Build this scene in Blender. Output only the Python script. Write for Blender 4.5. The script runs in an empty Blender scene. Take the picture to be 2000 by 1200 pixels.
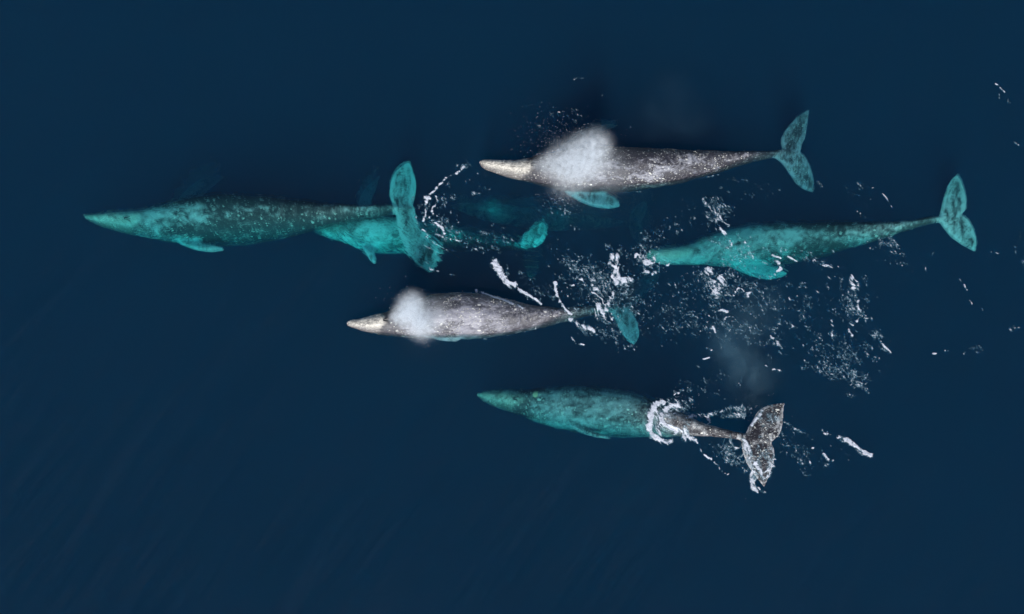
import bpy, bmesh, math, random
import numpy as np
from mathutils import Vector, Euler
from mathutils.bvhtree import BVHTree

random.seed(7)
rng = np.random.default_rng(11)
sc = bpy.context.scene
COL = sc.collection

# ------------------------------------------------------------------ camera
TILT = math.radians(20)
DIST = 60.0
HALF = 20.5 / DIST                      # tan of half the horizontal field of view
cam_d = bpy.data.cameras.new('camera')
cam = bpy.data.objects.new('camera', cam_d)
COL.objects.link(cam)
CAM = Vector((0, -DIST * math.sin(TILT), DIST * math.cos(TILT)))
cam.location = CAM
cam.rotation_euler = (TILT, 0, 0)
cam_d.sensor_width = 36
cam_d.lens = 18 / HALF
cam_d.clip_end = 2000
sc.camera = cam

# ------------------------------------------------------------------ sky and sun
SUN_EL = math.radians(37)
SUN_AZ = math.radians(184)              # compass bearing of the sun (0 = +Y): from the bottom of the picture
world = bpy.data.worlds.new('World')
sc.world = world
world.use_nodes = True
wn = world.node_tree.nodes
sky = wn.new('ShaderNodeTexSky')
sky.sky_type = 'NISHITA'
sky.sun_disc = False
sky.sun_elevation = SUN_EL
sky.sun_rotation = SUN_AZ
world.node_tree.links.new(sky.outputs[0], wn['Background'].inputs[0])
wn['Background'].inputs[1].default_value = 0.075
sun_d = bpy.data.lights.new('sun', 'SUN')
sun_d.energy = 4.5
sun_d.angle = math.radians(0.5)
sun_d.color = (1.0, 0.985, 0.965)
sun = bpy.data.objects.new('sun', sun_d)
COL.objects.link(sun)
to_sun = Vector((math.sin(SUN_AZ) * math.cos(SUN_EL), math.cos(SUN_AZ) * math.cos(SUN_EL), math.sin(SUN_EL)))
sun.rotation_euler = to_sun.to_track_quat('Z', 'Y').to_euler()
sc.view_settings.view_transform = 'Standard'
sc.view_settings.look = 'None'
sc.view_settings.exposure = 0.0
sc.view_settings.gamma = 1
sc.view_settings.use_curve_mapping = False
cy = sc.cycles
cy.use_denoising = True
cy.denoising_prefilter = 'ACCURATE'
cy.max_bounces = 10
cy.diffuse_bounces = 2
cy.glossy_bounces = 2
cy.volume_bounces = 6
cy.transparent_max_bounces = 24
cy.sample_clamp_indirect = 4
cy.volume_step_rate = 2.0
cy.volume_max_steps = 128
cy.use_adaptive_sampling = True
cy.adaptive_threshold = 0.01

# ------------------------------------------------------------------ helpers
CT, ST = math.cos(TILT), math.sin(TILT)


def W(px, py, z=0.0):
    """point of the place that lies at height z under picture position px, py (2000 x 1200)"""
    dx = (px - 1000) / 1000 * HALF
    dy = (600 - py) / 1000 * HALF
    d = Vector((dx, dy * CT + ST, dy * ST - CT))
    t = (z - CAM.z) / d.z
    return CAM + d * t


MPP = 0.0205                            # metres per picture unit


def tag(o, label=None, cat=None, group=None, kind=None):
    for k, v in (('label', label), ('category', cat), ('group', group), ('kind', kind)):
        if v:
            o[k] = v
    return o


def link(name, me, mat=None, parent=None):
    o = bpy.data.objects.new(name, me)
    COL.objects.link(o)
    if mat:
        me.materials.append(mat)
    if parent:
        o.parent = parent
    return o


def mesh_np(name, co, faces, smooth=True):
    """co Nx3, faces Mx4 or Mx3"""
    me = bpy.data.meshes.new(name)
    n = faces.shape[1]
    me.vertices.add(len(co))
    me.vertices.foreach_set('co', co.astype(np.float32).ravel())
    me.loops.add(faces.size)
    me.loops.foreach_set('vertex_index', faces.astype(np.int32).ravel())
    me.polygons.add(len(faces))
    me.polygons.foreach_set('loop_start', np.arange(0, faces.size, n, dtype=np.int32))
    me.polygons.foreach_set('use_smooth', np.full(len(faces), smooth))
    me.update(calc_edges=True)
    me.validate()
    return me


def attr(me, name, vals):
    a = me.attributes.new(name, 'FLOAT', 'POINT')
    a.data.foreach_set('value', np.asarray(vals, dtype=np.float32))


def hash2(i, j, seed):
    h = (i.astype(np.int64) * 374761393 + j.astype(np.int64) * 668265263 + seed * 974711) & 0xFFFFFFFF
    h = ((h ^ (h >> 13)) * 1274126177) & 0xFFFFFFFF
    h = (h ^ (h >> 16)) & 0xFFFFFFFF
    return h / 4294967295.0


def vnoise(x, y, seed=0):
    i = np.floor(x); j = np.floor(y)
    u = x - i; v = y - j
    u = u * u * u * (u * (u * 6 - 15) + 10); v = v * v * v * (v * (v * 6 - 15) + 10)
    a = hash2(i, j, seed); b = hash2(i + 1, j, seed)
    c = hash2(i, j + 1, seed); d = hash2(i + 1, j + 1, seed)
    return (a * (1 - u) + b * u) * (1 - v) + (c * (1 - u) + d * u) * v


def fbm(x, y, seed=0, octs=4, gain=0.5):
    t = 0; amp = 1; tot = 0
    for k in range(octs):
        t = t + amp * vnoise(x + 17.3 * k, y - 9.1 * k, seed + k * 31)
        tot += amp
        x, y = (x * 0.8 - y * 0.6) * 2, (x * 0.6 + y * 0.8) * 2
        amp *= gain
    return t / tot


def ridge(x, y, seed=0, octs=3):
    t = 0; amp = 1; tot = 0
    for k in range(octs):
        t = t + amp * (1 - np.abs(2 * vnoise(x + 5.7 * k, y + 3.3 * k, seed + 13 * k) - 1))
        tot += amp
        x, y = (x * 0.8 - y * 0.6) * 2.1, (x * 0.6 + y * 0.8) * 2.1
        amp *= 0.55
    return t / tot


def sstep(a, b, x):
    t = np.clip((x - a) / (b - a), 0, 1)
    return t * t * (3 - 2 * t)


class N:
    """small node graph writer"""
    def __init__(self, name):
        self.m = bpy.data.materials.new(name)
        self.m.use_nodes = True
        self.t = self.m.node_tree
        self.t.nodes.clear()
        self.out = self.t.nodes.new('ShaderNodeOutputMaterial')

    def n(self, kind, **kw):
        nd = self.t.nodes.new('ShaderNode' + kind)
        ins = kw.pop('ins', {})
        for k, v in kw.items():
            setattr(nd, k, v)
        for k, v in ins.items():
            self.put(nd.inputs[k], v)
        return nd

    def put(self, sock, v):
        if isinstance(v, bpy.types.NodeSocket):
            self.t.links.new(v, sock)
        elif isinstance(v, bpy.types.Node):
            self.t.links.new(v.outputs[0], sock)
        else:
            sock.default_value = v

    def math(self, op, a, b=0.0, c=0.0, clamp=False):
        nd = self.t.nodes.new('ShaderNodeMath')
        nd.operation = op
        nd.use_clamp = clamp
        for s, v in zip(nd.inputs, (a, b, c)):
            self.put(s, v)
        return nd.outputs[0]

    def ss(self, x, a, b, lo=0.0, hi=1.0):
        nd = self.t.nodes.new('ShaderNodeMapRange')
        nd.interpolation_type = 'SMOOTHSTEP'
        for k, v in zip(('Value', 'From Min', 'From Max', 'To Min', 'To Max'), (x, a, b, lo, hi)):
            self.put(nd.inputs[k], v)
        return nd.outputs[0]

    def mix(self, f, a, b):
        nd = self.t.nodes.new('ShaderNodeMix')
        nd.data_type = 'RGBA'
        self.put(nd.inputs[0], f); self.put(nd.inputs[6], a); self.put(nd.inputs[7], b)
        return nd.outputs[2]


# ------------------------------------------------------------------ water surface height
WAKES = []   # px centre, radius, amplitude, wavelength, direction stretch


def water_h(x, y):
    # long low swell running towards the lower left, with finer chop
    u = x * 0.86 - y * 0.5
    v = x * 0.5 + y * 0.86
    h = 0.05 * np.sin(u * 0.55 + 1.3 * fbm(x * 0.09, y * 0.09, 3, 2) * 6)
    h = h + 0.06 * (fbm(u * 0.55, v * 0.16, 5, 4) - 0.5)
    for (px, py, rx, ry, amp, lam, ang) in WAKES:
        c = W(px, py)
        dx = x - c.x; dy = y - c.y
        ca, sa = math.cos(ang), math.sin(ang)
        a = (dx * ca + dy * sa) / rx; b = (-dx * sa + dy * ca) / ry
        r = np.sqrt(a * a + b * b)
        env = np.exp(-((r - 0.9) / 0.35) ** 2)
        h = h + amp * env * np.sin(r * rx / lam * 6.283 + 2 * fbm(x * 1.1, y * 1.1, 9, 2))
    return h


WAKES += [
    (905, 520, 2.4, 1.1, 0.012, 0.32, -0.35),
    (1165, 200, 3.0, 1.6, 0.010, 0.5, 0.2),
    (1560, 930, 3.6, 1.6, 0.008, 0.6, -0.3),
    (1500, 620, 5.0, 3.0, 0.010, 0.7, 0.0),
    (420, 400, 3.5, 1.6, 0.004, 0.5, 0.0),
]

# ------------------------------------------------------------------ water: a closed body of sea water
w = N('sea_water')
tc = w.n('TexCoord')
mp0 = w.n('Mapping', ins={'Vector': tc.outputs['Object'], 'Rotation': (0, 0, math.radians(-62))})
mp = w.n('Mapping', ins={'Vector': mp0, 'Scale': (0.16, 0.75, 1.0)})
n1 = w.n('TexNoise', ins={'Vector': mp, 'Scale': 1.1, 'Detail': 5.0, 'Roughness': 0.55})
n2 = w.n('TexNoise', ins={'Vector': tc.outputs['Object'], 'Scale': 6.0, 'Detail': 3.0, 'Roughness': 0.6})
hsum = w.math('ADD', w.math('MULTIPLY', n1.outputs[0], 0.37), w.math('MULTIPLY', n2.outputs[0], 0.014))
bmp = w.n('Bump', ins={'Strength': 1.0, 'Distance': 1.0, 'Height': hsum})
lw = w.n('LayerWeight', ins={'Blend': 0.5, 'Normal': bmp})
fr = w.math('MULTIPLY_ADD', w.math('POWER', lw.outputs['Facing'], 5.0), 0.98, 0.02)
gl = w.n('BsdfGlossy', ins={'Roughness': 0.395, 'Normal': bmp})
tr0 = w.n('BsdfTransparent', ins={'Color': (1, 1, 1, 1)})
n3 = w.n('TexNoise', ins={'Vector': tc.outputs['Object'], 'Scale': 2.2, 'Detail': 3.0, 'Roughness': 0.5})
churn = w.n('Attribute', attribute_name='churn').outputs['Fac']
mc0 = w.n('Mapping', ins={'Vector': tc.outputs['Object'], 'Rotation': (0, 0, math.radians(38))})
mc = w.n('Mapping', ins={'Vector': mc0, 'Scale': (0.55, 2.6, 1.0)})
n4 = w.n('TexNoise', ins={'Vector': mc, 'Scale': 1.5, 'Detail': 2.0, 'Roughness': 0.5, 'Distortion': 0.7})
hr = w.math('ADD', w.math('MULTIPLY', n3.outputs[0], 0.10), w.math('MULTIPLY', n2.outputs[0], 0.02))
hr = w.math('ADD', hr, w.math('MULTIPLY', w.math('MULTIPLY', n4.outputs[0], 0.30), churn))
bmr = w.n('Bump', ins={'Strength': 1.0, 'Distance': 1.0, 'Height': hr})
rf = w.n('BsdfRefraction', ins={'Color': (1, 1, 1, 1), 'Roughness': 0.03, 'IOR': 1.2, 'Normal': bmr})
tr = w.n('MixShader', ins={0: w.math('MULTIPLY_ADD', churn, 0.22, 0.42), 1: tr0, 2: rf})
mx = w.n('MixShader', ins={0: fr, 1: tr, 2: gl})
w.put(w.out.inputs['Surface'], mx)
# absorption and scattering per metre
SA = (0.95, 0.135, 0.112)
SS = (0.0118, 0.0212, 0.0450)
dA = max(SA) + 0.01
va = w.n('VolumeAbsorption', ins={'Color': tuple(1 - s / dA for s in SA) + (1,), 'Density': dA})
dS = max(SS)
vs = w.n('VolumeScatter', ins={'Color': tuple(s / dS for s in SS) + (1,), 'Density': dS, 'Anisotropy': 0.0})
ad = w.n('AddShader', ins={0: va, 1: vs})
w.put(w.out.inputs['Volume'], ad)

outer = [24 * 1.25 ** k for k in range(1, 12)]
fine_x = np.arange(-24, 24.01, 0.1)
fine_y = np.arange(-18, 18.01, 0.1)
gx = np.concatenate([-np.array(outer[::-1]), fine_x, outer])
oy = [18 * 1.28 ** k for k in range(1, 12)]
gy = np.concatenate([-np.array(oy[::-1]), fine_y, oy])
X, Y = np.meshgrid(gx, gy)
Z = water_h(X, Y) * np.exp(-(np.maximum(np.abs(X) - 24, 0) + np.maximum(np.abs(Y) - 18, 0)) / 20)
nx, ny = len(gx), len(gy)
co = np.stack([X.ravel(), Y.ravel(), Z.ravel()], 1)
idx = np.arange(nx * ny).reshape(ny, nx)
quads = np.stack([idx[:-1, :-1], idx[:-1, 1:], idx[1:, 1:], idx[1:, :-1]], -1).reshape(-1, 4)
# skirt and bottom
per = np.concatenate([idx[0, :], idx[1:, -1], idx[-1, -2::-1], idx[-2:0:-1, 0]])
low = co[per].copy(); low[:, 2] = -45
base = len(co)
cen = np.array([[0, 0, -45.0]])
P = len(per)
k = np.arange(P)
side = np.stack([per[(k + 1) % P], per[k], base + k, base + (k + 1) % P], -1)
bot = np.stack([base + (k + 1) % P, base + k, np.full(P, base + P), np.full(P, base + P)], -1)
allco = np.concatenate([co, low, cen])
me = bpy.data.meshes.new('water')
faces = [tuple(q) for q in np.concatenate([quads, side]).tolist()] + [tuple(q[:3]) for q in bot.tolist()]
me.from_pydata(allco.tolist(), [], faces)
me.polygons.foreach_set('use_smooth', np.arange(len(faces)) < len(quads))
ch = np.zeros(len(allco))
for (px, py, rx, ry, a_) in ((815, 470, 65, 60, 1.0), (730, 465, 90, 40, .8), (900, 500, 90, 50, .8), (1040, 470, 60, 60, .7), (1230, 580, 90, 80, .8), (1290, 505, 50, 30, .5),
                             (1500, 530, 120, 40, .5), (1200, 395, 50, 20, .4)):
    c_ = W(px, py)
    ch = np.maximum(ch, a_ * np.exp(-(((allco[:, 0] - c_.x) / (rx * MPP)) ** 2 + ((allco[:, 1] - c_.y) / (ry * MPP)) ** 2) ** 1.5))
attr(me, 'churn', ch * (allco[:, 2] > -5))
water = link('water', me, w.m)
tag(water, 'deep navy blue open sea with faint low ripples', 'sea', kind='structure')


# ------------------------------------------------------------------ whale skin
def skin(name, pale=0.5, cloud=(0.1, 0.5), spots=0.5, cream=(0.55, 0.5, 0.38), cream_amt=0.8, off=0.0,
         dark=(0.035, 0.036, 0.042), light=(0.36, 0.37, 0.38), rough=0.45, limb_pale=0.6, spec=0.5, crescent=None,
         speck=0.5, head=0.155, spotk=1.0, patches=(), soft=0.0, rimc=0.10):
    g = N(name)
    tc = g.n('TexCoord')
    P = g.n('Mapping', ins={'Vector': tc.outputs['Object'], 'Location': (off, off * 1.7, off * 0.3), 'Scale': (0.62, 1.0, 1.0)}).outputs[0]
    s = g.n('Attribute', attribute_name='along').outputs['Fac']
    v = g.n('Attribute', attribute_name='across').outputs['Fac']
    limb = g.n('Attribute', attribute_name='limb').outputs['Fac']
    flip = g.n('Attribute', attribute_name='flipper').outputs['Fac']
    rim = g.n('Attribute', attribute_name='rim').outputs['Fac']
    big = g.n('TexNoise', ins={'Vector': P, 'Scale': 0.9, 'Detail': 6.0, 'Roughness': 0.62, 'Distortion': 0.4}).outputs[0]
    mid = g.n('TexNoise', ins={'Vector': P, 'Scale': 4.6, 'Detail': 7.0, 'Roughness': 0.72, 'Distortion': 0.8}).outputs[0]
    fin = g.n('TexNoise', ins={'Vector': P, 'Scale': 17.0, 'Detail': 4.0, 'Roughness': 0.75}).outputs[0]
    # clouded pale zone along the body
    zone = g.math('MULTIPLY', g.ss(s, cloud[0] - 0.06, cloud[0] + 0.05), g.ss(s, cloud[1] - 0.18, cloud[1] + 0.15, 1.0, 0.0))
    m = g.math('MULTIPLY_ADD', mid, 0.42, g.math('MULTIPLY', big, 0.38))
    m = g.math('MULTIPLY_ADD', fin, 0.16, m)
    blo = g.n('TexNoise', ins={'Vector': P, 'Scale': 2.3, 'Detail': 5.0, 'Roughness': 0.6, 'Distortion': 1.2}).outputs[0]
    m = g.math('ADD', m, g.math('MULTIPLY_ADD', blo, 0.34, -0.15))
    thr = g.math('MULTIPLY_ADD', zone, -0.075 * pale, 0.60 - 0.02 * pale)
    for (ps, pv, rs, rv, amt) in patches:      # pale or dark markings of this animal, some painting shade or highlight
        a_ = g.math('DIVIDE', g.math('SUBTRACT', s, ps), rs)
        b_ = g.math('DIVIDE', g.math('SUBTRACT', v, pv), rv)
        r_ = g.math('SQRT', g.math('ADD', g.math('MULTIPLY', a_, a_), g.math('MULTIPLY', b_, b_)))
        thr = g.math('SUBTRACT', thr, g.ss(r_, 0.0, 1.0, amt, 0.0))
    cl = g.ss(g.math('SUBTRACT', m, thr), -0.05 - soft, 0.09 + soft)
    col = g.mix(cl, dark + (1,), light + (1,))
    # overall greying, streaked speckle
    sp = g.ss(fin, 0.56, 0.72)
    col = g.mix(g.math('MULTIPLY', sp, speck), col, tuple(c * 0.9 for c in light) + (1,))
    # round scars left by barnacles, three sizes
    for sc_, thr_, keep, seed in ((3.6, 0.24, 0.40, 3.1), (7.0, 0.27, 0.42, 7.7), (13.0, 0.33, 0.5, 1.3)):
        Pp = g.n('Mapping', ins={'Vector': P, 'Location': (seed, seed, seed)}).outputs[0]
        warp = g.n('VectorMath', operation='ADD', ins={0: Pp, 1: g.n('VectorMath', operation='SCALE', ins={0: g.n('TexNoise', ins={'Vector': Pp, 'Scale': 9.0}).outputs['Color'], 'Scale': 0.10}).outputs[0]}).outputs[0]
        vo = g.n('TexVoronoi', ins={'Vector': warp, 'Scale': sc_ * spotk, 'Randomness': 1.0})
        sel = g.n('SeparateColor', ins={0: vo.outputs['Color']})
        rad = g.math('MULTIPLY', sel.outputs[1], thr_ * 1.2)
        dots = g.ss(g.math('SUBTRACT', vo.outputs['Distance'], rad), -0.05, 0.04, 1.0, 0.0)
        on = g.ss(g.math('ADD', sel.outputs[0], g.math('MULTIPLY', g.math('SUBTRACT', big, 0.5), 2.2)), 1 - keep * spots - 0.03, 1 - keep * spots + 0.03)
        f = g.math('MULTIPLY', g.math('MULTIPLY', dots, on), g.math('MULTIPLY_ADD', sel.outputs[2], 0.6, 0.4))
        col = g.mix(f, col, (0.80, 0.80, 0.74, 1))
    # pale encrusted rostrum with dark edges, broken by noise
    ss_ = g.math('MULTIPLY_ADD', g.math('SUBTRACT', mid, 0.5), 0.06, g.math('MULTIPLY_ADD', g.math('ABSOLUTE', v), 0.035, s))
    ros = g.ss(ss_, head - 0.015, head + 0.02, 1.0, 0.0)
    av = g.math('ABSOLUTE', g.math('ADD', g.math('ADD', v, 0.1), g.math('MULTIPLY', g.math('SUBTRACT', mid, 0.5), 1.6)))
    ros = g.math('MULTIPLY', ros, g.ss(av, 0.45, 0.95, 1.0, 0.22))
    ros = g.math('MULTIPLY', ros, g.ss(g.math('MULTIPLY_ADD', mid, 0.5, g.math('MULTIPLY', fin, 0.5)), 0.38, 0.56, 0.3, 1.0))
    crc = g.mix(g.ss(mid, 0.42, 0.62), tuple(c * 0.62 for c in cream) + (1,), cream + (1,))
    col = g.mix(g.math('MULTIPLY', ros, cream_amt), col, crc)
    # limbs: paler mottling towards the edges
    lt = g.math('MULTIPLY_ADD', flip, -0.05, 0.60 - 0.10 * limb_pale)
    lt = g.math('MULTIPLY_ADD', rim, -rimc, lt)
    Pl = g.n('Mapping', ins={'Vector': P, 'Scale': (2.2, 0.45, 1.0)}).outputs[0]
    lst = g.n('TexNoise', ins={'Vector': Pl, 'Scale': 4.2, 'Detail': 5.0, 'Roughness': 0.65, 'Distortion': 0.5}).outputs[0]
    lv = g.math('MULTIPLY_ADD', fin, 0.25, g.math('MULTIPLY_ADD', lst, 0.45, g.math('MULTIPLY', mid, 0.30)))
    lm = g.math('MULTIPLY', limb, g.ss(g.math('SUBTRACT', lv, lt), -0.04, 0.13))
    col = g.mix(g.math('MULTIPLY', lm, 0.9), col, tuple(min(1, c * 1.3) for c in light) + (1,))
    # dark folds behind the skull
    fold = g.math('MULTIPLY', g.ss(g.math('ABSOLUTE', g.math('SUBTRACT', ss_, head + 0.015)), 0.004, 0.014, 1.0, 0.0), 0.4)
    col = g.mix(fold, col, (0.02, 0.02, 0.025, 1))
    if crescent:
        cs, cv, cl_, cw = crescent
        dx = g.math('DIVIDE', g.math('SUBTRACT', s, cs), cl_)
        dv = g.math('DIVIDE', g.math('SUBTRACT', v, cv), cw)
        dd = g.math('SQRT', g.math('ADD', g.math('MULTIPLY', dx, dx), g.math('MULTIPLY', dv, dv)))
        col = g.mix(g.ss(dd, 0.8, 1.05, 1.0, 0.0), col, (0.8, 0.7, 0.42, 1))
    hgt = g.math('ADD', g.math('MULTIPLY', fin, 0.05), g.math('MULTIPLY', cl, 0.02))
    bm = g.n('Bump', ins={'Strength': 0.7, 'Distance': 0.8, 'Height': hgt})
    b = g.n('BsdfPrincipled', ins={'Base Color': col, 'Roughness': rough, 'Specular IOR Level': spec, 'Normal': bm})
    g.put(g.out.inputs['Surface'], b)
    return g.m


barn = N('barnacle_shell')
bn = barn.n('TexNoise', ins={'Scale': 20.0})
bcol = barn.mix(bn.outputs[0], (0.36, 0.35, 0.31, 1), (0.66, 0.65, 0.60, 1))
barn.put(barn.out.inputs['Surface'], barn.n('BsdfPrincipled', ins={'Base Color': bcol, 'Roughness': 0.8}))
hole = N('blowhole_skin')
hole.put(hole.out.inputs['Surface'], hole.n('BsdfPrincipled', ins={'Base Color': (0.015, 0.015, 0.018, 1), 'Roughness': 0.4}))


# ------------------------------------------------------------------ whales
def resample(pts, n):
    pts = np.array(pts, float)
    d = np.r_[0, np.cumsum(np.linalg.norm(np.diff(pts[:, :2], axis=0), axis=1))]
    t = np.linspace(0, d[-1], n)
    return np.stack([np.interp(t, d, pts[:, k]) for k in range(pts.shape[1])], 1)


def smooth(a, it=2):
    for _ in range(it):
        b = a.copy()
        b[1:-1] = 0.25 * a[:-2] + 0.5 * a[1:-1] + 0.25 * a[2:]
        a = b
    return a


def loft(rings):
    """rings: n x m x 3 -> closed mesh parts"""
    n, m, _ = rings.shape
    co = rings.reshape(-1, 3).tolist()
    f = []
    for i in range(n - 1):
        for j in range(m):
            f.append((i * m + j, i * m + (j + 1) % m, (i + 1) * m + (j + 1) % m, (i + 1) * m + j))
    f.append(tuple(range(m - 1, -1, -1)))
    f.append(tuple((n - 1) * m + j for j in range(m)))
    return co, f


def blade(lead, trail, zs, thick, n=16, sm=True):
    """a flipper or fluke lobe from its two edges (picture units, root to tip), heights and thicknesses"""
    L = resample(lead, n); T = resample(trail, n)
    if sm:
        L = smooth(L, 1); T = smooth(T, 1)
    z = np.interp(np.linspace(0, 1, n), np.linspace(0, 1, len(zs)), zs)
    th = np.interp(np.linspace(0, 1, n), np.linspace(0, 1, len(thick)), thick)
    ch = np.array([0, .08, .22, .42, .66, .88, 1.0])
    pr = np.array([0.35, .75, 1, .95, .7, .42, 0.28])
    rings = []
    for i in range(n):
        a = np.array(W(L[i, 0], L[i, 1], z[i])); b = np.array(W(T[i, 0], T[i, 1], z[i]))
        up = [a + (b - a) * c + np.array([0, 0, p * th[i]]) for c, p in zip(ch, pr)]
        dn = [a + (b - a) * c - np.array([0, 0, p * th[i]]) for c, p in zip(ch, pr)][::-1]
        rings.append(up + dn)
    return loft(np.array(rings))


def whale(name, label, spine, blades, mat, seed, barnacles=160, blow=None, knuckle=1.0, barn_s=(0.0, 0.35), hump=None,
          vox=0.036):
    """spine rows: px, py, half width (picture units), z of the axis"""
    sp = np.array(spine, float)
    S = smooth(resample(sp, 90), 2)
    C = np.array([W(r[0], r[1], r[3]) for r in S])
    R = S[:, 2] * MPP
    R = np.maximum(R, 0.03)
    T = np.gradient(C, axis=0)
    T /= np.linalg.norm(T, axis=1)[:, None]
    t = np.linspace(0, 1, len(S))
    m = 28
    ang = np.linspace(0, 2 * math.pi, m, endpoint=False)
    rings = []
    for i in range(len(S)):
        lat = np.cross(T[i], (0, 0, 1)); lat /= np.linalg.norm(lat)
        up = np.cross(lat, T[i])
        s = t[i]
        # height of the section: arched narrow head, deep chest, tall compressed tail stock
        hh = np.interp(s, [0, .05, .15, .3, .5, .7, .85, .95, 1], [0.85, .85, .82, .92, .98, 1.05, 1.25, 1.15, .7])
        ring = []
        for a in ang:
            ca, sa = math.cos(a), math.sin(a)
            e = 0.92
            x = math.copysign(abs(ca) ** e, ca); y = math.copysign(abs(sa) ** e, sa)
            if sa > 0:
                # ridge along the back, stronger aft; roof-shaped rostrum
                pin = np.interp(s, [0, .12, .2, .45, .7, 1], [.30, .35, .08, .06, .22, .4])
                x *= 1 - pin * sa ** 2 * abs(ca) ** 0.3
                if s < 0.17:
                    x *= 0.9
            else:
                if s < 0.17:       # wider lower jaw
                    x *= 1.0
            k = 1.0
            if sa > 0.9 and 0.62 < s < 0.95:
                k += 0.17 * knuckle * max(0, math.sin((s - 0.62) * 2 * math.pi / 0.036)) * (1 if s < .92 else .5)
            if hump and sa > 0.6 and abs(s - hump[0]) < hump[1]:
                k += hump[2] * (1 - abs(s - hump[0]) / hump[1])
            # mouth line
            if s < 0.2 and -0.42 < sa < -0.12 and abs(ca) > .5:
                x *= 0.88
            ring.append(C[i] + lat * x * R[i] + up * y * R[i] * hh * k)
        rings.append(ring)
    parts = [loft(np.array(rings))]
    bp = []; br = []; bk = []
    for b in blades:
        parts.append(blade(*b))
        q = np.array(parts[-1][0]); bp.append(q)
        ch = np.array([0, .08, .22, .42, .66, .88, 1.0]); ch = np.r_[ch, ch[::-1]]
        cc = np.tile(ch, len(q) // 14); tt = np.repeat(np.linspace(0, 1, len(q) // 14), 14)
        br.append(np.maximum(np.maximum(sstep(.7, 1, cc), sstep(.2, 0, cc)), sstep(.8, 1, tt)))
        bk.append(np.full(len(q), 0.0 if W(*b[0][0]).x > W(*spine[int(len(spine) * .75)][:2]).x else 1.0))
    co = []; fa = []
    for c, f in parts:
        o = len(co)
        co += c
        fa += [tuple(i + o for i in q) for q in f]
    org = W(sp[len(sp) // 2][0], sp[len(sp) // 2][1], float(sp[len(sp) // 2][3]) - float(R.max()))
    tmp = bpy.data.meshes.new('tmp')
    tmp.from_pydata([(c[0] - org.x, c[1] - org.y, c[2] - org.z) for c in co], [], fa)
    bm = bmesh.new(); bm.from_mesh(tmp)
    bmesh.ops.recalc_face_normals(bm, faces=bm.faces)
    bm.to_mesh(tmp); bm.free()
    to = bpy.data.objects.new('tmp', tmp)
    COL.objects.link(to)
    r = to.modifiers.new('r', 'REMESH'); r.mode = 'VOXEL'; r.voxel_size = vox; r.use_smooth_shade = True
    s2 = to.modifiers.new('s', 'SMOOTH'); s2.factor = 0.5; s2.iterations = 8
    dg = bpy.context.evaluated_depsgraph_get()
    me = bpy.data.meshes.new_from_object(to.evaluated_get(dg))
    bpy.data.objects.remove(to); bpy.data.meshes.remove(tmp)
    nv = len(me.vertices)
    V = np.empty(nv * 3, np.float32); me.vertices.foreach_get('co', V); V = V.reshape(-1, 3).astype(float)
    Cl = C - np.array(org)
    # body coordinates of every vertex
    LEN = np.linalg.norm(np.diff(C, axis=0), axis=1).sum()
    BP = (np.concatenate(bp) - np.array(org)) if bp else np.zeros((1, 3)); BR = np.concatenate(br) if br else np.zeros(1); BK = np.concatenate(bk) if bk else np.zeros(1)
    flp = np.zeros(nv); rimv = np.zeros(nv)
    along = np.zeros(nv); across = np.zeros(nv); limb = np.zeros(nv)
    for a in range(0, nv, 20000):
        p = V[a:a + 20000]
        d = ((p[:, None, :2] - Cl[None, :, :2]) ** 2).sum(-1)
        j = d.argmin(1)
        dd = p - Cl[j]
        lat = np.stack([T[j, 1], -T[j, 0]], 1)
        lat /= np.linalg.norm(lat, axis=1)[:, None]
        q = (dd[:, :2] * lat).sum(1)
        along[a:a + 20000] = t[j] + (dd * T[j]).sum(1) / LEN
        across[a:a + 20000] = q / R[j]
        limb[a:a + 20000] = sstep(1.02, 1.45, np.linalg.norm(dd, axis=1) / R[j])
        for c0 in range(0, len(p), 4000):
            pp = p[c0:c0 + 4000]
            e = (pp * pp).sum(1)[:, None] + (BP * BP).sum(1)[None] - 2 * pp @ BP.T
            k = e.argmin(1); near = e[np.arange(len(pp)), k] < 0.15 ** 2
            rr = np.linalg.norm(dd[c0:c0 + 4000], axis=1) / R[j[c0:c0 + 4000]]
            f = near * sstep(.93, 1.03, rr)
            sl = slice(a + c0, a + c0 + len(pp))
            limb[sl] = np.maximum(limb[sl], f); flp[sl] = f * BK[k]; rimv[sl] = f * BR[k]
        limb[a:a + 20000] = np.maximum(limb[a:a + 20000], sstep(0.93, 0.97, t[j]) * 0.8)
    NQ = np.empty(nv * 3, np.float32); me.vertices.foreach_get('normal', NQ); NQ = NQ.reshape(-1, 3)
    bump_ = (fbm(V[:, 0] * 1.3 + seed * 7, V[:, 1] * 1.9 + V[:, 2], seed, 3) - .5) * .10 + (fbm(V[:, 0] * 5, V[:, 1] * 6 + V[:, 2] * 3, seed + 5, 2) - .5) * .025
    V = V + NQ * (bump_ * (1 - .7 * limb))[:, None]
    me.vertices.foreach_set('co', V.astype(np.float32).ravel()); me.update()
    attr(me, 'along', along); attr(me, 'across', across); attr(me, 'limb', limb); attr(me, 'flipper', flp); attr(me, 'rim', rimv)
    me.polygons.foreach_set('use_smooth', np.ones(len(me.polygons), bool))
    root = bpy.data.objects.new(name, None)
    COL.objects.link(root)
    root.location = org
    root.empty_display_size = 0.5
    tag(root, label, 'whale', 'gray whales swimming in a group')
    me.name = 'body'
    link('body', me, mat, root)
    # barnacles: small crusty cones standing on the skin
    NR = np.empty(nv * 3, np.float32); me.vertices.foreach_get('normal', NR); NR = NR.reshape(-1, 3)
    r2 = np.random.default_rng(seed)
    pr = fbm(V[:, 0] * 1.6 + seed, V[:, 1] * 1.6, seed, 3)
    wt = sstep(0.42, 0.72, pr) * (NR[:, 2] > 0.15) * (along < 0.95)
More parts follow.
